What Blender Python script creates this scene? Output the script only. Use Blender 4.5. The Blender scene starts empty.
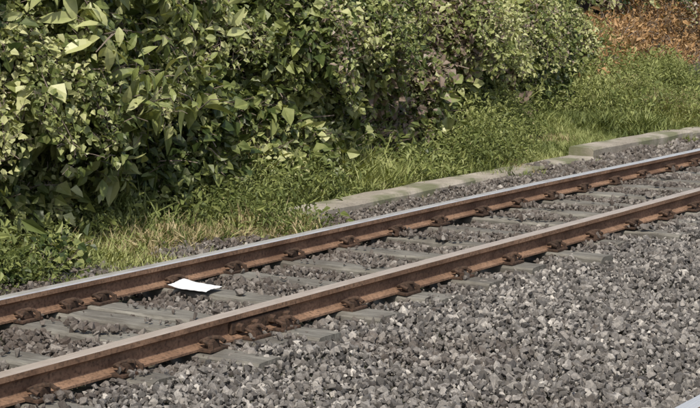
import bpy, bmesh, math, random
import numpy as np
from mathutils import Vector, Matrix, Euler, Quaternion
random.seed(7); rng=np.random.default_rng(7)
scene=bpy.context.scene
# ---------------------------------------------------------------- helpers
def _h(i,j,k):
    n=(i*374761393+j*668265263+k*2147483647*3+k*1274126177)&0xffffffff
    n=((n^(n>>13))*1274126177)&0xffffffff
    return ((n^(n>>16))&0xffff)/65535.0
def vnoise(x,y,z=0.0):
    x=np.asarray(x,float);y=np.asarray(y,float);z=np.asarray(z,float)+0*x
    xi=np.floor(x).astype(np.int64);yi=np.floor(y).astype(np.int64);zi=np.floor(z).astype(np.int64)
    fx=x-xi;fy=y-yi;fz=z-zi
    fx=fx*fx*(3-2*fx);fy=fy*fy*(3-2*fy);fz=fz*fz*(3-2*fz)
    r=0
    for a in (0,1):
        for b in (0,1):
            for c in (0,1):
                r=r+_h(xi+a,yi+b,zi+c)*(fx if a else 1-fx)*(fy if b else 1-fy)*(fz if c else 1-fz)
    return r
def smooth(a,b,x):
    t=np.clip((x-a)/(b-a),0,1);return t*t*(3-2*t)
def link(o,parent=None):
    scene.collection.objects.link(o)
    if parent: o.parent=parent
    return o
def mesh_obj(name,verts,faces,mat=None,parent=None,smooth_=False,do_link=True):
    me=bpy.data.meshes.new(name);me.from_pydata([tuple(v) for v in verts],[],faces);me.update()
    if mat: me.materials.append(mat)
    if smooth_:
        for p in me.polygons:p.use_smooth=True
    o=bpy.data.objects.new(name,me)
    if do_link: link(o,parent)
    return o
class NT:
    def __init__(s,name):
        s.m=bpy.data.materials.new(name);s.m.use_nodes=True;s.t=s.m.node_tree
        s.t.nodes.clear();s.out=s.t.nodes.new('ShaderNodeOutputMaterial')
    def n(s,typ,**kw):
        nd=s.t.nodes.new(typ)
        for k,v in kw.items(): setattr(nd,k,v)
        return nd
    def l(s,a,b): s.t.links.new(a,b)
    def noise(s,scale,detail=4,vec=None,rough=.55):
        nd=s.n('ShaderNodeTexNoise');nd.inputs['Scale'].default_value=scale;nd.inputs['Detail'].default_value=detail
        nd.inputs['Roughness'].default_value=rough
        if vec is not None:s.l(vec,nd.inputs['Vector'])
        return nd.outputs['Fac']
    def ramp(s,fac,stops):
        nd=s.n('ShaderNodeValToRGB');e=nd.color_ramp.elements
        while len(e)<len(stops):e.new(.5)
        for el,(p,c) in zip(e,stops):
            el.position=p;el.color=(*c,1) if len(c)==3 else c
        s.l(fac,nd.inputs['Fac']);return nd.outputs['Color']
    def mix(s,f,a,b,mode='MIX'):
        nd=s.n('ShaderNodeMix',data_type='RGBA',blend_type=mode)
        for v,i in ((f,0),(a,6),(b,7)):
            if hasattr(v,'links'):s.l(v,nd.inputs[i])
            else:nd.inputs[i].default_value=v if i==0 else (*v,1)
        return nd.outputs[2]
    def math(s,op,a,b=0,clamp=False):
        nd=s.n('ShaderNodeMath',operation=op,use_clamp=clamp)
        for v,i in ((a,0),(b,1)):
            if hasattr(v,'links'):s.l(v,nd.inputs[i])
            else:nd.inputs[i].default_value=v
        return nd.outputs[0]
    def bsdf(s,col,rough=.8,metal=0,bump=None,bstr=.5,bdist=.01,spec=.4,link_out=True):
        b=s.n('ShaderNodeBsdfPrincipled')
        for v,i in ((col,'Base Color'),(rough,'Roughness'),(metal,'Metallic'),(spec,'Specular IOR Level')):
            if hasattr(v,'links'):s.l(v,b.inputs[i])
            else:b.inputs[i].default_value=(*v,1) if isinstance(v,tuple) else v
        if bump is not None:
            bn=s.n('ShaderNodeBump');bn.inputs['Strength'].default_value=bstr;bn.inputs['Distance'].default_value=bdist
            s.l(bump,bn.inputs['Height']);s.l(bn.outputs[0],b.inputs['Normal'])
        if link_out:s.l(b.outputs[0],s.out.inputs[0])
        return b
    def attr(s,name,kind='INSTANCER'):
        a=s.n('ShaderNodeAttribute');a.attribute_type=kind;a.attribute_name=name;return a.outputs['Fac']
    def obj(s): return s.n('ShaderNodeTexCoord').outputs['Object']
# ---------------------------------------------------------------- materials
def mat_stone():
    t=NT('ballast_stone');r=t.attr('rnd')
    c=t.ramp(r,[(0,(.05,.047,.045)),(.3,(.112,.105,.098)),(.6,(.205,.193,.180)),(.85,(.34,.32,.295)),(1,(.50,.475,.435))])
    nz=t.noise(3,2,t.obj())
    c=t.mix(1.0,c,t.ramp(nz,[(.3,(.65,.65,.65)),(.7,(1.15,1.13,1.1))]),'MULTIPLY')
    c=t.mix(t.attr('stain'),c,t.mix(.5,(.10,.068,.048),c,'MIX'))
    c=t.mix(t.math('MULTIPLY',t.attr('stain'),.4),c,(.035,.026,.02))
    t.bsdf(c,.85);return t.m
def mat_leaf(name,cols,dry=((.16,.12,.10),(.27,.21,.17)),gl=.42,trans=.3):
    t=NT(name);r=t.attr('rnd','GEOMETRY');d=t.attr('dry','GEOMETRY')
    nz=t.noise(17,1,t.obj())
    f=t.math('ADD',t.math('MULTIPLY',r,.75),t.math('MULTIPLY',nz,.35))
    c=t.ramp(f,[(i/(len(cols)-1)*.8+.1,cc) for i,cc in enumerate(cols)])
    dc=t.ramp(nz,[(.35,dry[0]),(.65,dry[1])])
    dm=t.math('GREATER_THAN',t.math('ADD',d,t.math('MULTIPLY',t.math('SUBTRACT',nz,.5),.9)),.5)
    c=t.mix(dm,c,dc)
    b=t.bsdf(c,gl,spec=.4,link_out=False)
    tr=t.n('ShaderNodeBsdfTranslucent');c2=t.mix(1.0,c,(1.3,1.2,.5),'MULTIPLY');t.l(c2,tr.inputs[0])
    mx=t.n('ShaderNodeMixShader');mx.inputs[0].default_value=trans
    t.l(b.outputs[0],mx.inputs[1]);t.l(tr.outputs[0],mx.inputs[2]);t.l(mx.outputs[0],t.out.inputs[0]);return t.m
def mat_rust(name='rail_rust',a=(.135,.078,.050),b=(.28,.175,.115),dark=(.07,.045,.032)):
    t=NT(name);o=t.obj();n1=t.noise(5,5,o);n2=t.noise(70,4,o)
    c=t.ramp(n1,[(.3,a),(.7,b)]);c=t.mix(t.ramp(n2,[(.45,(0,0,0)),(.75,(1,1,1))]),c,dark)
    t.bsdf(c,.88,bump=n2,bstr=.4,bdist=.003,spec=.2);return t.m
def mat_steel(name,c0,c1,rough,metal):
    t=NT(name);o=t.obj();n1=t.noise(5,4,o)
    mp=t.n('ShaderNodeMapping');mp.inputs['Scale'].default_value=(1,60,1);t.l(o,mp.inputs[0]);n2=t.noise(6,3,mp.outputs[0])
    c=t.ramp(n2,[(.3,c0),(.7,c1)]);c=t.mix(t.ramp(n1,[(.5,(0,0,0)),(.75,(.4,.4,.4))]),c,(.25,.18,.13))
    t.bsdf(c,rough,metal=metal,spec=.6);return t.m
def mat_sleeper():
    t=NT('weathered_sleeper');o=t.obj()
    mp=t.n('ShaderNodeMapping');mp.inputs['Scale'].default_value=(40,3,10);t.l(o,mp.inputs[0])
    g=t.noise(1.5,5,mp.outputs[0],.7);n=t.noise(4,4,o)
    c=t.ramp(g,[(.3,(.075,.069,.058)),(.5,(.165,.156,.134)),(.75,(.27,.26,.225))])
    c=t.mix(t.ramp(n,[(.40,(0,0,0)),(.68,(.75,.75,.75))]),c,(.075,.066,.054))
    t.bsdf(c,.9,bump=g,bstr=.7,bdist=.008);return t.m
def mat_concrete(name,lo,hi,moss=None):
    t=NT(name);o=t.obj();n=t.noise(3,6,o,.65);n2=t.noise(60,4,o)
    c=t.ramp(n,[(.3,lo),(.7,hi)]);c=t.mix(t.ramp(n2,[(.5,(0,0,0)),(.8,(.6,.6,.6))]),c,tuple(v*.5 for v in lo))
    if moss:
        n3=t.noise(2.2,5,o);c=t.mix(t.ramp(n3,[(.48,(0,0,0)),(.62,(.8,.8,.8))]),c,moss)
    t.bsdf(c,.9,bump=n2,bstr=.5,bdist=.006);return t.m
def mat_ground():
    t=NT('soil_ground');o=t.obj();n=t.noise(1.2,8,o,.7);n2=t.noise(25,6,o,.7)
    v=t.n('ShaderNodeTexVoronoi');v.inputs['Scale'].default_value=26;t.l(o,v.inputs[0])
    c=t.ramp(n2,[(.3,(.03,.028,.02)),(.6,(.075,.065,.045)),(.8,(.13,.12,.10))])
    c=t.mix(t.ramp(n,[(.45,(0,0,0)),(.6,(.7,.7,.7))]),c,(.035,.05,.018))
    t.bsdf(c,.95,bump=v.outputs['Distance'],bstr=.8,bdist=.03);return t.m
def mat_plain(name,col,rough=.8,lo=.7):
    t=NT(name);n=t.noise(20,4,t.obj());c=t.ramp(n,[(.3,tuple(v*lo for v in col)),(.7,col)]);t.bsdf(c,rough,bump=n,bstr=.3);return t.m
M_stone=mat_stone();M_rust=mat_rust();M_sleep=mat_sleeper();M_ground=mat_ground()
M_steel=mat_steel('worn_steel',(.62,.59,.55),(.84,.82,.78),.38,.6)
M_steel_b=mat_steel('rusty_running_surface',(.38,.31,.25),(.55,.48,.41),.5,.35)
M_clip=mat_rust('clip_rust',(.038,.025,.018),(.095,.058,.040),(.018,.014,.011))
M_kerb=mat_concrete('kerb_concrete',(.20,.175,.14),(.40,.36,.30),(.12,.13,.06))
M_wall=mat_concrete('old_wall',(.085,.062,.058),(.16,.12,.11),(.06,.05,.035))
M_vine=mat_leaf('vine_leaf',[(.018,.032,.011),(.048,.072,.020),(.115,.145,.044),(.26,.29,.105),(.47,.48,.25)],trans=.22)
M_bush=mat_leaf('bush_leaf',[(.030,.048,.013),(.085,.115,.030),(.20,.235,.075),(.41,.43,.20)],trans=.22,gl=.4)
M_grass=mat_leaf('grass_blade',[(.05,.068,.020),(.11,.14,.040),(.215,.245,.08),(.36,.38,.16)],dry=((.26,.21,.11),(.38,.32,.18)),trans=.2,gl=.6)
M_dry=mat_leaf('dry_leaf',[(.08,.065,.04),(.18,.12,.06),(.34,.20,.09),(.46,.31,.16)],trans=.2,gl=.6)
M_twig=mat_plain('twig_bark',(.20,.16,.13))
M_bark=mat_plain('bark',(.12,.09,.06))
# ---------------------------------------------------------------- terrain
def toe(x): return np.interp(x,[-60,0,6,9,10.5,12,15,19,25,60],[3,2.75,2.65,2.75,2.9,3.15,3.7,4.65,5.8,7])
def hmax(x): return np.interp(x,[-60,15,17.8,19.8,60],[3.2,3.2,2.7,.4,.4])
G0=-.18
def H(x,y):
    x=np.asarray(x,float);y=np.asarray(y,float);T=toe(x)
    a=np.clip(y-2.5,0,None);a=np.minimum(a,np.clip(T-2.5,0,None))
    z=G0+.16*a+.05*(vnoise(x*1.3,y*1.3)-.5)*smooth(2.4,2.9,y)
    up=np.clip((y-T)*1.8,0,None);hm=hmax(x)
    up=hm*(1-np.exp(-up/hm*1.25))
    return z+up+.3*(vnoise(x*.6+9,y*.6)-.5)*smooth(0,1.5,y-T)
xs=np.concatenate([np.linspace(-200,-5,18),np.arange(-4.5,34,.25),np.linspace(35,260,18)])
ys=np.concatenate([np.linspace(-200,-7,14),np.arange(-6.5,12,.2),np.linspace(13,260,18)])
X,Y=np.meshgrid(xs,ys,indexing='ij');Z=H(X,Y)
V=np.stack([X.ravel(),Y.ravel(),Z.ravel()],1);ny=len(ys)
F=[(i*ny+j,(i+1)*ny+j,(i+1)*ny+j+1,i*ny+j+1) for i in range(len(xs)-1) for j in range(ny-1)]
mesh_obj('ground',V,F,M_ground,smooth_=True)
# ---------------------------------------------------------------- instancing
def make_coll(name,objs):
    c=bpy.data.collections.new(name)
    for o in objs:c.objects.link(o)
    return c
def instancer(name,pts,rots,scl,coll,nvar,rnd=None,extra=None,parent=None,realize=True):
    n=len(pts);me=bpy.data.meshes.new(name);me.vertices.add(n)
    me.vertices.foreach_set('co',np.asarray(pts,np.float32).ravel())
    def fa(nm,ty,arr,key):
        a=me.attributes.new(nm,ty,'POINT');a.data.foreach_set(key,np.asarray(arr).ravel())
    fa('rot','FLOAT_VECTOR',np.asarray(rots,np.float32),'vector')
    scl=np.asarray(scl,np.float32)
    if scl.ndim==1:scl=np.stack([scl]*3,1)
    fa('scl','FLOAT_VECTOR',scl,'vector')
    fa('idx','INT',rng.integers(0,nvar,n).astype(np.int32),'value')
    fa('rnd','FLOAT',(rng.random(n) if rnd is None else rnd).astype(np.float32),'value')
    for k,v in (extra or {}).items(): fa(k,'FLOAT',v.astype(np.float32),'value')
    o=bpy.data.objects.new(name,me);link(o,parent)
    g=bpy.data.node_groups.new(name+'_gn','GeometryNodeTree')
    g.interface.new_socket('Geometry',in_out='INPUT',socket_type='NodeSocketGeometry')
    g.interface.new_socket('Geometry',in_out='OUTPUT',socket_type='NodeSocketGeometry')
    gi=g.nodes.new('NodeGroupInput');go=g.nodes.new('NodeGroupOutput')
    ip=g.nodes.new('GeometryNodeInstanceOnPoints');ci=g.nodes.new('GeometryNodeCollectionInfo')
    ci.inputs['Collection'].default_value=coll;ci.inputs['Separate Children'].default_value=True;ci.inputs['Reset Children'].default_value=True
    ip.inputs['Pick Instance'].default_value=True
    def na(nm,ty):
        a=g.nodes.new('GeometryNodeInputNamedAttribute');a.data_type=ty;a.inputs['Name'].default_value=nm
        return [s for s in a.outputs if s.enabled and s.name=='Attribute'][0]
    g.links.new(gi.outputs[0],ip.inputs['Points']);g.links.new(ci.outputs[0],ip.inputs['Instance'])
    g.links.new(na('idx','INT'),ip.inputs['Instance Index']);g.links.new(na('rot','FLOAT_VECTOR'),ip.inputs['Rotation'])
    g.links.new(na('scl','FLOAT_VECTOR'),ip.inputs['Scale'])
    if realize:
        rl=g.nodes.new('GeometryNodeRealizeInstances');g.links.new(ip.outputs[0],rl.inputs[0]);g.links.new(rl.outputs[0],go.inputs[0])
    else: g.links.new(ip.outputs[0],go.inputs[0])
    md=o.modifiers.new('instances','NODES');md.node_group=g
    print(name,n)
    return o
def eul_from_normals(N,spin):
    out=np.empty((len(N),3),np.float32)
    for i,(n,s) in enumerate(zip(N,spin)):
        q=Vector((0,0,1)).rotation_difference(Vector(n))@Quaternion((0,0,1),s)
        e=q.to_euler();out[i]=(e.x,e.y,e.z)
    return out
# ---------------------------------------------------------------- stones
def stone(i):
    bm=bmesh.new();s=(random.uniform(.85,1.3),random.uniform(.7,1.0),random.uniform(.5,.8))
    for k in range(11):
        v=Vector((random.gauss(0,1),random.gauss(0,1),random.gauss(0,1))).normalized()*random.uniform(.85,1.08)
        bm.verts.new((v.x*s[0],v.y*s[1],v.z*s[2]))
    r=bmesh.ops.convex_hull(bm,input=bm.verts)
    bmesh.ops.delete(bm,geom=[g for g in r['geom_interior'] if isinstance(g,bmesh.types.BMVert)],context='VERTS')
    me=bpy.data.meshes.new('stone_%02d'%i);bm.to_mesh(me);bm.free();me.materials.append(M_stone)
    return bpy.data.objects.new('stone_%02d'%i,me)
stones=make_coll('ballast_stones',[stone(i) for i in range(14)])
SP=.55;S0=6.26
RY=[0.0,1.137];RY2=[-2.40,-3.535]
sleepers1=[(S0+SP*k+random.uniform(-.04,.04),random.uniform(-.03,.03)) for k in range(-18,55)]
sleepers2=[(S0+.2+SP*k+random.uniform(-.03,.03),random.uniform(-.02,.02)) for k in range(-18,55)]
JX=6.02
sleepers1.append((JX,.01))
SY0,SY1=-.33,1.47
def gravel_pts(x0,x1,y0,y1,sp,rr,zoff,jz):
    gx=np.arange(x0,x1,sp);gy=np.arange(y0,y1,sp);A,B=np.meshgrid(gx,gy)
    A=A.ravel()+rng.uniform(-.6,.6,A.size)*sp;B=B.ravel()+rng.uniform(-.6,.6,B.size)*sp
    z=zoff+.035*(vnoise(A*2.2,B*2.2)-.5)+.03*(vnoise(A*6,B*6)-.5)+rng.uniform(-jz,jz,A.size)
    r=rr*np.exp(rng.normal(0,.36,A.size));r=np.clip(r,rr*.4,rr*2.2)
    return A,B,z,r
parts=[]
for (zo,j) in ((-.158,.006),(-.141,.010)):
    parts.append(gravel_pts(4,13,-2.6,2.28,.0285,.0156,zo,j))
    parts.append(gravel_pts(13,26,-2.6,2.28,.042,.024,zo,j))
parts.append(gravel_pts(4,20,-4.4,-2.6,.042,.026,-.145,.01))
parts.append(gravel_pts(-1,4,-4.4,2.28,.045,.028,-.145,.01))
A=np.concatenate([p[0] for p in parts]);B=np.concatenate([p[1] for p in parts]);Cz=np.concatenate([p[2] for p in parts]);R=np.concatenate([p[3] for p in parts])
keep=np.ones(len(A),bool);on=np.zeros(len(A),bool)
hw=.074+.04*(vnoise(A*9,B*9)-.5)
for x,rz in sleepers1: on|=(np.abs(A-x-(B-.57)*rz)<hw)&(B>SY0+.08+.1*vnoise(A*4,B*0))&(B<SY1-.1)
cover=vnoise(A*3.1,B*3.3,4)
keep&=~(on&(rng.random(len(A))>np.where(cover>.66,.5,.04)))
for ry in RY+RY2: keep&=~((np.abs(B-ry)<.075))
keep&=~((B>1.8+.3*vnoise(A*1.5,B*0+3))&(rng.random(len(A))<.6)&(A<9.6))
keep&=~(on&(np.abs(A-6.76)<.13)&(np.abs(B-.90)<.17))
inside=(B>.05)&(B<1.1)
Cz=np.where(on,-.110+R*.4,Cz-.006*inside)
A,B,Cz,R=A[keep],B[keep],Cz[keep],R[keep];inside=inside[keep]
stain=np.exp(-(np.minimum(np.abs(B),np.abs(B-1.137))/.2)**2)*.7+.5*inside+.3*(vnoise(A*1.1,B*1.1,5)>.7)+.5*((B>1.2))
stain=np.clip(stain+rng.normal(0,.15,len(A)),0,1)
instancer('gravel',np.stack([A,B,Cz],1),rng.uniform(-3.14,3.14,(len(A),3)),R,stones,14,rnd=np.clip(rng.beta(1.5,1.8,len(A)),0,1),extra={'stain':stain},realize=False)
# ---------------------------------------------------------------- track
def rail_profile():
    h=.117;hw=.0325;w=.007;fw=.058
    half=[(hw-.006,0),(hw,-.006),(hw,-.03),(w+.004,-.040),(w,-.048),(w,-h+.028),(w+.006,-h+.02),(fw,-h+.010),(fw,-h)]
    return [(-a,b) for a,b in half][::-1]+half
def rail(name,y,x0,x1,parent,top):
    P=rail_profile();n=len(P);step=1.0;xs_=np.arange(x0,x1+.01,step);V=[];F=[];mi=[]
    for x in xs_:
        dy=.006*math.sin(x*.7+y);dz=.003*math.sin(x*1.1+2*y)
        V+=[(x,y+a+dy,b+dz) for a,b in P]
    for i in range(len(xs_)-1):
        for j in range(n):
            k=(j+1)%n;F.append((i*n+j,i*n+k,(i+1)*n+k,(i+1)*n+j))
            a,b=P[j],P[k];mi.append(1 if (a[1]>-.007 and b[1]>-.007) else 0)
    F.append(tuple(range(n)));mi.append(0);F.append(tuple((len(xs_)-1)*n+j for j in range(n))[::-1]);mi.append(0)
    o=mesh_obj(name,V,F,M_rust,parent);o.data.materials.append(top)
    for p,m in zip(o.data.polygons,mi):p.material_index=m
    bm=bmesh.new();bm.from_mesh(o.data);bmesh.ops.recalc_face_normals(bm,faces=bm.faces);bm.to_mesh(o.data);bm.free()
    return o
def box_into(bm,cx,cy,cz,sx_,sy_,sz_,rot=0,bev=.004,jit=0):
    r=bmesh.ops.create_cube(bm,size=1);vs=r['verts']
    for v in vs:
        v.co.x*=sx_;v.co.y*=sy_;v.co.z*=sz_
        if jit:v.co+=Vector([random.uniform(-jit,jit) for _ in range(3)])
    es=list({e for v in vs for e in v.link_edges})
    if bev:
        rr=bmesh.ops.bevel(bm,geom=es,offset=bev,segments=2,affect='EDGES',profile=.6);vs=list({v for f in rr['faces'] for v in f.verts}|{v for v in vs if v.is_valid})
    M=Matrix.Translation((cx,cy,cz))@Matrix.Rotation(rot,4,'Z')
    for v in vs:v.co=M@v.co
def sleepers(name,lst,y0,y1,parent):
    V=[];F=[]
    for (x,rz) in lst:
        w=random.uniform(.078,.094);ya=y0+random.uniform(-.10,.08);yb=y1+random.uniform(-.05,.06);top=-.119+random.uniform(-.008,.001)
        ns=22;prof=[(-w,-.12),(-w,-.016),(-w+.010,-.003),(-w*.45,0),(w*.45,0),(w-.010,-.003),(w,-.016),(w,-.12)];n=len(prof);base=len(V)
        sd=random.uniform(0,100);ym=(ya+yb)/2
        for k in range(ns+1):
            y=ya+(yb-ya)*k/ns
            for a,b in prof:
                nn=float(vnoise(sd+y*6,a*30,sd))-.5
                V.append((x+a*(1+.14*nn)+(y-ym)*rz,y,top+b+.012*nn))
        for k in range(ns):
            for j in range(n-1):
                F.append((base+k*n+j,base+(k+1)*n+j,base+(k+1)*n+j+1,base+k*n+j+1))
        F.append(tuple(base+j for j in range(n)));F.append(tuple(base+ns*n+j for j in range(n))[::-1])
    return mesh_obj(name,V,F,M_sleep,parent)
def tube(bm,pts,r,seg=6):
    rings=[]
    for i,p in enumerate(pts):
        p=Vector(p);d=(Vector(pts[min(i+1,len(pts)-1)])-Vector(pts[max(i-1,0)])).normalized()
        a=d.orthogonal().normalized();b=d.cross(a);rr=r[i] if isinstance(r,(list,tuple)) else r
        if rings:
            a0=rings[-1][1];a=(a0-d*a0.dot(d)).normalized();b=d.cross(a)
        rings.append(([bm.verts.new(p+(a*math.cos(2*math.pi*k/seg)+b*math.sin(2*math.pi*k/seg))*rr) for k in range(seg)],a))
    for i in range(len(rings)-1):
        for k in range(seg):
            bm.faces.new((rings[i][0][k],rings[i][0][(k+1)%seg],rings[i+1][0][(k+1)%seg],rings[i+1][0][k]))
    bm.faces.new(rings[0][0][::-1]);bm.faces.new(rings[-1][0])
def fastenings(name,lst,rys,parent):
    bm=bmesh.new()
    for (x,rz) in lst:
        if x<1 or x>26: continue
        for ry in rys:
            box_into(bm,x,ry,-.113,.14,.25,.014,rz,.003)
            for s in (-1,1):
                box_into(bm,x+random.uniform(-.006,.006),ry+s*.082,-.090,.065,.04,.048,rz,.010,.004)
                y0=ry+s*.052;y1=ry+s*.112
                pts=[(x-.050,y1,-.088),(x-.054,y0+.025*s,-.074),(x-.040,y0-.006*s,-.082),(x-.018,y0+.02*s,-.066),(x,y1,-.060),(x+.018,y0+.02*s,-.066),(x+.040,y0-.006*s,-.082),(x+.054,y0+.025*s,-.074),(x+.050,y1,-.088)]
                tube(bm,pts,.010)
                bmesh.ops.create_cone(bm,segments=6,radius1=.015,radius2=.012,depth=.03,cap_ends=True,matrix=Matrix.Translation((x+random.choice((-.05,.05)),ry+s*.112,-.095)))
    me=bpy.data.meshes.new(name);bm.to_mesh(me);bm.free();me.materials.append(M_clip);return link(bpy.data.objects.new(name,me),parent)
def fishplates(name,locs,parent):
    bm=bmesh.new()
    for (x,ry) in locs:
        for s in (-1,1):
            box_into(bm,x,ry+s*.021,-.068,.46,.022,.056,0,.005)
            for k in (-.18,-.065,.065,.18):
                bmesh.ops.create_cone(bm,segments=6,radius1=.021,radius2=.021,depth=.036,cap_ends=True,matrix=Matrix.Translation((x+k,ry+s*.047,-.068))@Matrix.Rotation(math.pi/2,4,'X'))
    me=bpy.data.meshes.new(name);bm.to_mesh(me);bm.free();me.materials.append(M_clip);return link(bpy.data.objects.new(name,me),parent)
def track(rys,lst,sy0,sy1,joints,tops):
    e=bpy.data.objects.new('railway_track',None);link(e)
    rail('near_rail',rys[0],-60,140,e,tops[0]);rail('far_rail',rys[1],-60,140,e,tops[1])
    sleepers('sleepers',lst,sy0,sy1,e);fastenings('rail_fastenings',lst,rys,e)
    fishplates('fishplates',joints,e)
    return e
track(RY,sleepers1,SY0,SY1,[(6.14,0.0),(17.2,1.137)],(M_steel_b,M_steel))
track([RY2[1],RY2[0]],sleepers2,-3.85,-2.15,[(9.0,RY2[0])],(M_steel,M_steel))
# ---------------------------------------------------------------- kerb
def kerb(x0,x1,y,ztop,rz):
    bm=bmesh.new();L=x1-x0;n=max(4,int(L/.12));w=.13
    prof=[(-w,-.2),(-w,-.02),(-w+.015,0),(w-.015,0),(w,-.02),(w,-.2)];rows=[]
    sd=random.uniform(0,50)
    for i in range(n+1):
        x=-L/2+L*i/n
        rows.append([bm.verts.new((x,a+.016*(float(vnoise(x*5+sd,a*9))-.5),b+.010*(float(vnoise(x*4+sd,a*7,3))-.5))) for a,b in prof])
    for i in range(n):
        for j in range(5): bm.faces.new((rows[i][j],rows[i+1][j],rows[i+1][j+1],rows[i][j+1]))
    bm.faces.new(rows[0]);bm.faces.new(rows[-1][::-1])
    bmesh.ops.recalc_face_normals(bm,faces=bm.faces)
    me=bpy.data.meshes.new('slab');bm.to_mesh(me);bm.free();me.materials.append(M_kerb)
    o=bpy.data.objects.new('slab',me);o.location=((x0+x1)/2,y,ztop);o.rotation_euler=(random.uniform(-.02,.02),0,rz);return o
ke=bpy.data.objects.new('concrete_kerb',None);link(ke)
for (a,b,y,z,rz) in [(9.0,11.75,2.14,-.085,.012),(11.85,14.05,2.22,-.11,-.004),(14.2,16.5,2.28,-.05,-.01),(16.62,18.9,2.32,-.08,.0),(19,21.3,2.32,-.11,.0),(6.8,8.9,2.24,-.15,.0),(4.5,6.7,2.24,-.15,.0)]:
    link(kerb(a,b,y,z,rz),ke)
# ---------------------------------------------------------------- leaf geometry
def leaf_into(V,F,M,L,W,kind):
    """folded leaf; base at origin, growing +X, facing +Z"""
    b=len(V)
    if kind=='small':
        P=[(0,0,0),(.35,.5,.14),(.8,.25,-.05),(1,0,-.28),(.8,-.25,-.05),(.35,-.5,.14)]
        for x,y,z in P:V.append(tuple(M@Vector((x*L,y*W,z*L))))
        F+=[(b,b+3,b+2,b+1),(b,b+5,b+4,b+3)];return
    out=[(0,0),(.18,.26),(.42,.42),(.68,.32),(.88,.13),(1.0,0)]
    mid=[];l={};r={}
    for i,(t,w) in enumerate(out):
        droop=-.32*t*t*L
        mid.append(len(V));V.append(tuple(M@Vector((t*L,0,droop))))
        if w>0:
            l[i]=len(V);V.append(tuple(M@Vector((t*L,w*W,droop+w*W*.3))))
            r[i]=len(V);V.append(tuple(M@Vector((t*L,-w*W,droop+w*W*.3))))
    n=len(out)
    for side,flip in ((l,0),(r,1)):
        for i in range(n-1):
            f=[mid[i],mid[i+1]]+([side[i+1]] if i+1 in side else [])+([side[i]] if i in side else [])
            F.append(tuple(f if not flip else f[::-1]))
def rotM(yaw,pitch,roll): return Matrix.Rotation(yaw,4,'Z')@Matrix.Rotation(pitch,4,'Y')@Matrix.Rotation(roll,4,'X')
def sprig(name,mat,kind,n,rad,L,wr,tilt,hz,twig=True):
    V=[];F=[]
    for i in range(n):
        a=random.uniform(0,6.28);d=rad*math.sqrt(random.random());l=L*random.uniform(.5,1.35)
        M=Matrix.Translation((math.cos(a)*d,math.sin(a)*d,random.uniform(-hz,hz)))@rotM(a+random.uniform(-1,1),random.gauss(.25,tilt),random.gauss(0,tilt))
        leaf_into(V,F,M,l,l*wr*random.uniform(.75,1.1),kind)
    nl=len(F)
    if twig:
        bm=bmesh.new()
        for k in range(2):
            a=random.uniform(0,6.28);p0=Vector((0,0,-.05));p1=Vector((math.cos(a)*rad*1.2,math.sin(a)*rad*1.2,random.uniform(-.02,.05)))
            tube(bm,[p0,(p0+p1)/2+Vector((0,0,.02)),p1],.0024,3)
        bm.verts.index_update();b=len(V)
        V+= [tuple(v.co) for v in bm.verts];F+=[tuple(b+v.index for v in f.verts) for f in bm.faces];bm.free()
    o=mesh_obj(name,V,F,mat,do_link=False);o.data.materials.append(M_twig)
    for i,p in enumerate(o.data.polygons):
        if i>=nl:p.material_index=1
        p.use_smooth=False
    return o
vine_c=make_coll('vine_sprigs',[sprig('vine_sprig_%d'%i,M_vine,'small',17,.12,.053,.9,.6,.05) for i in range(9)])
dry_c=make_coll('dry_sprigs',[sprig('dry_sprig_%d'%i,M_dry,'small',16,.14,.042,.6,.8,.10) for i in range(6)])
bush_c=make_coll('bush_sprigs',[sprig('bush_sprig_%d'%i,M_bush,'lance',8,.08,.125,.56,.5,.04) for i in range(8)])
weed_c=make_coll('weed_sprigs',[sprig('weed_%d'%i,M_grass,'small',24,.10,.030,.5,.8,.08,False) for i in range(6)])
def tuft(name,n,h,rad):
    V=[];F=[]
    for i in range(n):
        a=random.uniform(0,6.28);d=rad*math.sqrt(random.random());hh=h*random.uniform(.5,1.2);w=random.uniform(.003,.006)
        bx,by=math.cos(a)*d,math.sin(a)*d;la=random.uniform(0,6.28);lean=random.uniform(.15,.9)*hh
        px,py=-math.sin(la),math.cos(la);b=len(V)
        for t,ww in ((0,1),(.5,.8)):
            ox=math.cos(la)*lean*t*t;oy=math.sin(la)*lean*t*t;z=hh*(t-.18*t*t)
            V+=[(bx+ox+px*w*ww,by+oy+py*w*ww,z),(bx+ox-px*w*ww,by+oy-py*w*ww,z)]
        V.append((bx+math.cos(la)*lean,by+math.sin(la)*lean,hh*.78))
        F+=[(b,b+1,b+3,b+2),(b+2,b+3,b+4)]
    return mesh_obj(name,V,F,M_grass,do_link=False)
grass_c=make_coll('grass_tufts',[tuft('tuft_%d'%i,40,.15,.075) for i in range(7)])
# ---------------------------------------------------------------- vine bank
def bank_surface(x,u):
    T=toe(x)+.12;y=T+u*.5;z=H(x,y)
    return y,z
def bulge(x,z,y):
    bil=np.abs(vnoise(x*.85,z*1.05,y*.4)-.5)*2
    bil2=np.abs(vnoise(x*2.1+7,z*2.2,y)-.5)*2
    bil3=vnoise(x*5.5+7,z*6,y)
    return bil,bil2,bil3
n=23000
x=3+16.8*rng.random(n)**.85;u=3.2*rng.random(n)**1.4-.12
y,z=bank_surface(x,u)
bil,bil2,bil3=bulge(x,z,y)
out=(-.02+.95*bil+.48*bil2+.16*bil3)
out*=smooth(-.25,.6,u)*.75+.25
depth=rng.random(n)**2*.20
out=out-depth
P=np.stack([x,y-.80*out,z+.34*out],1)
hole=vnoise(x*3.0+3,z*3.2+1,y*2)
keep=(P[:,2]>H(P[:,0],P[:,1]))&~((hole<.30)&(rng.random(n)<.93))&(rng.random(n)>smooth(18.6,19.9,x)*.9)
P=P[keep];dk=depth[keep];ok=(bil*.5+bil2*.35+bil3*.15)[keep]
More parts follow.
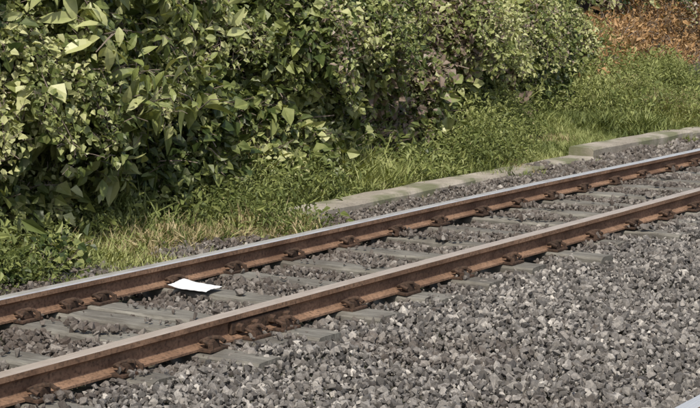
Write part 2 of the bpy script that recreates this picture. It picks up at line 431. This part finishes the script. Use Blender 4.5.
N=np.stack([rng.normal(0,.45,len(P))-.3,-.55+rng.normal(0,.42,len(P)),.75+rng.normal(0,.38,len(P))],1);N/=np.linalg.norm(N,axis=1)[:,None]
E=eul_from_normals(N,rng.uniform(0,6.28,len(P)))
rn=np.clip(.40*vnoise(P[:,0]*1.3,P[:,2]*1.5,P[:,1])+.76*rng.random(len(P))-.05-.8*dk+.5*(ok-.38)+.08*smooth(11,17,P[:,0]),0,1)  # depth shading put into leaf colour: recessed sprigs darker, bulges lighter, plus random tone
dry=.08+.34*smooth(.42,.68,vnoise(P[:,0]*.9+20,P[:,2]*1.0,P[:,1]))*smooth(9.0,12,P[:,0])+.15*rng.random(len(P))
sc=np.exp(rng.normal(0,.26,len(P)))*(1.02+.35*(vnoise(P[:,0]*.8,P[:,2]*.8+5)-.5))
# hanging festoons: strings of sprigs falling from the bulges
FP=[];Frn=[];Fd=[];bm=bmesh.new()
for k in range(330):
    x0=random.uniform(5,19.2);u0=random.uniform(.5,2.3);yy,zz=bank_surface(np.array([x0]),np.array([u0]))
    b1,b2,b3=bulge(np.array([x0]),zz,yy);o=float((.95*b1+.48*b2+.1)[0])*.9
    p=Vector((x0,float(yy[0])-.8*o,float(zz[0])+.34*o+.08));v=Vector((random.gauss(0,.5),-1,.35)).normalized()*.09
    m=random.randint(4,9);tone=random.uniform(.35,.95);dd=.1+(.35 if random.random()<.2 and x0>9.5 else 0);pts=[]
    for i in range(m):
        pts.append(tuple(p));
        for q in range(2):
            FP.append((p.x+random.gauss(0,.035),p.y+random.gauss(0,.02),p.z+random.gauss(0,.03)));Frn.append(tone+random.gauss(0,.15));Fd.append(dd)
        v.z-=.038;v=v.normalized()*.09;v.x+=random.gauss(0,.018);p=p+v
        if p.z<-.05 or p.y<1.9:break
    if len(pts)>2:tube(bm,pts,.0035,4)
me=bpy.data.meshes.new('vine_stems');bm.to_mesh(me);bm.free();me.materials.append(M_twig);link(bpy.data.objects.new('vine_stems',me))
FP=np.array(FP);nf=len(FP)
NF=np.stack([rng.normal(0,.4,nf)-.25,-.6+rng.normal(0,.35,nf),.65+rng.normal(0,.3,nf)],1);NF/=np.linalg.norm(NF,axis=1)[:,None]
EF=eul_from_normals(NF,rng.uniform(0,6.28,nf))
P=np.concatenate([P,FP]);E=np.concatenate([E,EF]);sc=np.concatenate([sc,rng.uniform(.5,1.0,nf)]);rn=np.concatenate([rn,np.clip(Frn,0,1)]);dry=np.concatenate([dry,np.array(Fd)])
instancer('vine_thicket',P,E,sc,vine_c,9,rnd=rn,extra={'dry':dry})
# ---------------------------------------------------------------- broadleaf bush
def bush(cx,cy,zb,rx,ry,rz,nl,seed):
    random.seed(seed)
    e=bpy.data.objects.new('broadleaf_bush',None);link(e)
    bm=bmesh.new();base=Vector((cx,cy+.35,float(H(cx,cy+.35))-.05))
    for k in range(11):
        a=random.uniform(0,6.28);t=Vector((cx+math.cos(a)*rx*.8,cy+math.sin(a)*ry*.7,zb+rz*random.uniform(.5,1.8)))
        m=base.lerp(t,.5)+Vector((0,0,.25));pts=[base,base.lerp(m,.5)+Vector((0,0,.12)),m,m.lerp(t,.5)+Vector((0,0,.04)),t]
        tube(bm,pts,[.024,.018,.012,.008,.003],6)
        for q in range(3):
            s=pts[2+q%2];d=Vector((random.gauss(0,1),random.gauss(0,.6),random.gauss(.1,.7))).normalized()*.28
            tube(bm,[s,s+d*.5+Vector((0,0,.04)),s+d],[.006,.004,.002],5)
    me=bpy.data.meshes.new('branches');bm.to_mesh(me);bm.free();me.materials.append(M_bark);link(bpy.data.objects.new('branches',me),e)
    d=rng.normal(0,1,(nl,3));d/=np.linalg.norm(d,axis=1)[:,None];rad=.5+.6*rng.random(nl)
    lump=.6+.8*vnoise(d[:,0]*2.4+seed,d[:,1]*2.4,d[:,2]*2.4)
    P=np.stack([cx+d[:,0]*rx*rad*lump,cy+d[:,1]*ry*rad*lump,zb+rz+d[:,2]*rz*rad*lump],1)
    k=(P[:,2]>H(P[:,0],P[:,1])+.03)&(vnoise(P[:,0]*3.4,P[:,1]*3.4,P[:,2]*3.4)>.37);P=P[k];d=d[k];rad=rad[k]
    N=d*np.array([.6,.8,.4])+np.array([-.1,-.15,.65])+rng.normal(0,.35,d.shape);N/=np.linalg.norm(N,axis=1)[:,None]
    E=eul_from_normals(N,rng.uniform(0,6.28,len(P)))
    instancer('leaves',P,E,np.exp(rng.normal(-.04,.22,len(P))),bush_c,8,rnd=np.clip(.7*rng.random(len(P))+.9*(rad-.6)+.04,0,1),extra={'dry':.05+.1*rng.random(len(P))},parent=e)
bush(7.9,2.75,.25,.75,.5,.82,720,3)
bush(6.5,2.95,.25,.8,.5,.95,520,11)
bush(9.1,3.2,.78,.75,.45,.65,260,21)
# ---------------------------------------------------------------- grass and scrub
n=19000
x=rng.uniform(4,22,n);T=toe(x);lo=np.where(x<9.2,1.28+.62*vnoise(x*1.7,x*0)+.25*smooth(7.6,9.2,x),2.28+.10*vnoise(x*2,x*0))
y=lo+(T+.5-lo)*rng.random(n);pt=vnoise(x*1.2,y*1.6,8);dens=.35+.65*smooth(.3,.55,pt)
k=rng.random(n)<dens*np.clip((T+.5-lo)/2.0,.4,1);x,y=x[k],y[k]
ex=rng.uniform(9.0,21,1100);ey=2.20+rng.normal(0,.12,1100);kk=vnoise(ex*1.1,ex*0+4)>np.where((ex>11.7)&(ex<14.2),.4,.66)
x=np.concatenate([x,ex[kk]]);y=np.concatenate([y,ey[kk]])
# stray tufts in the ballast beside the far rail
sx_=rng.uniform(6,18,260);sy_=rng.uniform(1.3,2.1,260);kk=vnoise(sx_*1.3,sy_*2,31)>.62
x=np.concatenate([x,sx_[kk]]);y=np.concatenate([y,sy_[kk]])
z=H(x,y)-.01;n=len(x)
hs=(.40+1.5*vnoise(x*1.7,y*1.7,2)**1.3)*(1+.35*rng.normal(0,1,n).clip(-2,2))
hs*=np.where(y<1.95,.6,1)*np.where((x>9.1)&(y<2.42),.5,1)
E=np.stack([rng.normal(0,.28,n),rng.normal(0,.28,n),rng.uniform(0,6.28,n)],1)
instancer('grass',np.stack([x,y,z],1),E,np.clip(hs,.3,2.6),grass_c,7,rnd=np.clip(.65*vnoise(x*1.6,y*1.6,4)+.55*rng.random(n)-.05,0,1),extra={'dry':.16+.35*smooth(.4,.7,vnoise(x*1.0,y*1.0,9))+.12*smooth(15,21,x)})
n=9500
x=rng.uniform(4,21,n);T=toe(x);lo=np.where(x<9.2,1.55+.4*vnoise(x*1.7,x*0),2.4);y=lo+(T+.5-lo)*rng.random(n)
q=vnoise(x*1.3,y*1.5,12);k=q>np.where(x<9.7,.40,.48);x,y,q=x[k],y[k],q[k];n=len(x)
mound=smooth(.4,.8,q)*.34*smooth(0,.8,y-1.7)*(.2+1.5*vnoise(x*3.5,y*3.5))*(1-.65*smooth(8.4,9.2,x)*(1-smooth(10,11,x)))
z=H(x,y)+.02+mound*rng.random(n)**.5+rng.uniform(0,.13,n)
N=np.stack([rng.normal(0,.5,n),rng.normal(-.3,.45,n),np.ones(n)],1);N/=np.linalg.norm(N,axis=1)[:,None]
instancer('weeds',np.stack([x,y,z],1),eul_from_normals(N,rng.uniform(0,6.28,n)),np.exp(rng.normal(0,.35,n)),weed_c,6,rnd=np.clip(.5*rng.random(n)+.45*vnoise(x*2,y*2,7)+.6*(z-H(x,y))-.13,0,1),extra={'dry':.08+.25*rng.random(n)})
# ivy creeping out over the foot of the bank
n=2600
x=rng.uniform(4,19,n);y=toe(x)+.1-.95*rng.random(n)**1.3*vnoise(x*.9,x*0+11)*np.where(x<9.8,1.3,.8);z=H(x,y)+.04+.22*rng.random(n)*vnoise(x*2,y*2)
N=np.stack([rng.normal(-.1,.35,n),rng.normal(-.4,.35,n),np.ones(n)],1);N/=np.linalg.norm(N,axis=1)[:,None]
instancer('ground_ivy',np.stack([x,y,z],1),eul_from_normals(N,rng.uniform(0,6.28,n)),rng.uniform(.6,1.1,n),vine_c,9,rnd=np.clip(.8*rng.random(n)-.05,0,1),extra={'dry':.1+.25*rng.random(n)})
# ---------------------------------------------------------------- dry brush + wall
n=5200
x=rng.uniform(18.4,31,n);u=rng.random(n);T=toe(x)-.3;y=T+1.5*u
hgt=(.06+.8*vnoise(x*.9,y*.9,3))*np.interp(x,[18,20,22,24,26,31],[.3,.4,.45,.45,1.1,1.4])
z=H(x,y)+rng.random(n)**1.2*hgt*smooth(-.1,.5,u)
k=vnoise(x*2,y*2,z*2)>.36;x,y,z=x[k],y[k],z[k];n=len(x)
N=np.stack([rng.normal(-.1,.6,n),rng.normal(-.5,.5,n),rng.normal(.6,.4,n)],1);N/=np.linalg.norm(N,axis=1)[:,None]
instancer('dry_brush',np.stack([x,y,z],1),eul_from_normals(N,rng.uniform(0,6.28,n)),np.exp(rng.normal(0,.3,n))*1.25,dry_c,6,rnd=np.clip(.7*vnoise(x*1.4,y*1.4,z*1.6)+.55*rng.random(n)-.05,0,1),extra={'dry':0*x})
n=1700
x=rng.uniform(21,31,n);y=7.42-rng.random(n)*.15-1.4*(rng.random(n)<.45)*rng.random(n);z=2.75-rng.random(n)**.8*(.3+3.0*vnoise(x*.7,x*0+2)*np.interp(x,[21,25,26.5,31],[.6,.5,.95,1.1]))
N=np.stack([rng.normal(-.1,.4,n),-.8+rng.normal(0,.3,n),rng.normal(.5,.3,n)],1);N/=np.linalg.norm(N,axis=1)[:,None]
instancer('wall_creeper',np.stack([x,y,z],1),eul_from_normals(N,rng.uniform(0,6.28,n)),np.exp(rng.normal(0,.3,n))*1.3,vine_c,9,rnd=rng.random(n),extra={'dry':.25+.3*rng.random(n)})
we=bpy.data.objects.new('old_concrete_wall',None);link(we)
bm=bmesh.new();box_into(bm,27,7.6,.9,14,.22,3.4,0,.01)
me=bpy.data.meshes.new('panel');bm.to_mesh(me);bm.free();me.materials.append(M_wall);link(bpy.data.objects.new('panel',me),we)
bm=bmesh.new()
for k in range(5): box_into(bm,20.1+k*3.4,7.44,.95,.32,.34,3.6,0,.015)
box_into(bm,27,7.6,2.66,14.3,.34,.12,0,.01)
me=bpy.data.meshes.new('piers_and_coping');bm.to_mesh(me);bm.free();me.materials.append(M_wall);link(bpy.data.objects.new('piers_and_coping',me),we)
# ---------------------------------------------------------------- litter
def paper(x,y,z,w,d,rz,amp):
    V=[];F=[];n=11
    for i in range(n):
        for j in range(n):
            a=(i/(n-1)-.5)*w;b=(j/(n-1)-.5)*d+.03*a
            V.append((a,b,amp*(.5+.5*math.sin(i*.55)*math.cos(j*.4))+.02*max(0,j-7)/3*amp/.012+.0015*((i+j)%2)))
    for i in range(n-1):
        for j in range(n-1):F.append((i*n+j,(i+1)*n+j,(i+1)*n+j+1,i*n+j+1))
    o=mesh_obj('paper_litter',V,F,M_paper,smooth_=True);o.location=(x,y,z);o.rotation_euler=(.02,-.03,rz)
M_paper=mat_plain('paper_white',(.70,.70,.70),.7,.85)
paper(6.77,.88,-.100,.165,.24,.10,.008)
# ---------------------------------------------------------------- light, sky, camera
sun_dir=Vector((-.78,-.40,.0)).normalized();el=math.radians(52)
sd=Vector((sun_dir.x*math.cos(el),sun_dir.y*math.cos(el),math.sin(el)))
L=bpy.data.lights.new('sun','SUN');L.energy=4.4;L.angle=math.radians(1.0);L.color=(1,.94,.82)
lo_=bpy.data.objects.new('sun',L);link(lo_);lo_.rotation_euler=sd.to_track_quat('Z','Y').to_euler()
w=bpy.data.worlds.new('World');scene.world=w;w.use_nodes=True;nt=w.node_tree;bg=nt.nodes['Background']
sk=nt.nodes.new('ShaderNodeTexSky');sk.sky_type='NISHITA';sk.sun_disc=False;sk.sun_elevation=el
sk.sun_rotation=math.atan2(sd.x,sd.y);sk.dust_density=3.0;nt.links.new(sk.outputs[0],bg.inputs[0]);bg.inputs[1].default_value=.15
cam=bpy.data.cameras.new('camera');co=bpy.data.objects.new('camera',cam);link(co);scene.camera=co
cam.sensor_width=36;cam.lens=1683/700*36;cam.clip_end=1000
yaw=math.radians(33.9);pitch=math.radians(7.58)
d=Vector((math.cos(yaw)*math.cos(pitch),math.sin(yaw)*math.cos(pitch),-math.sin(pitch)))
co.location=(0,-4.65,1.5);co.rotation_euler=d.to_track_quat('-Z','Y').to_euler()
scene.view_settings.view_transform='Standard';scene.view_settings.look='None';scene.view_settings.exposure=0
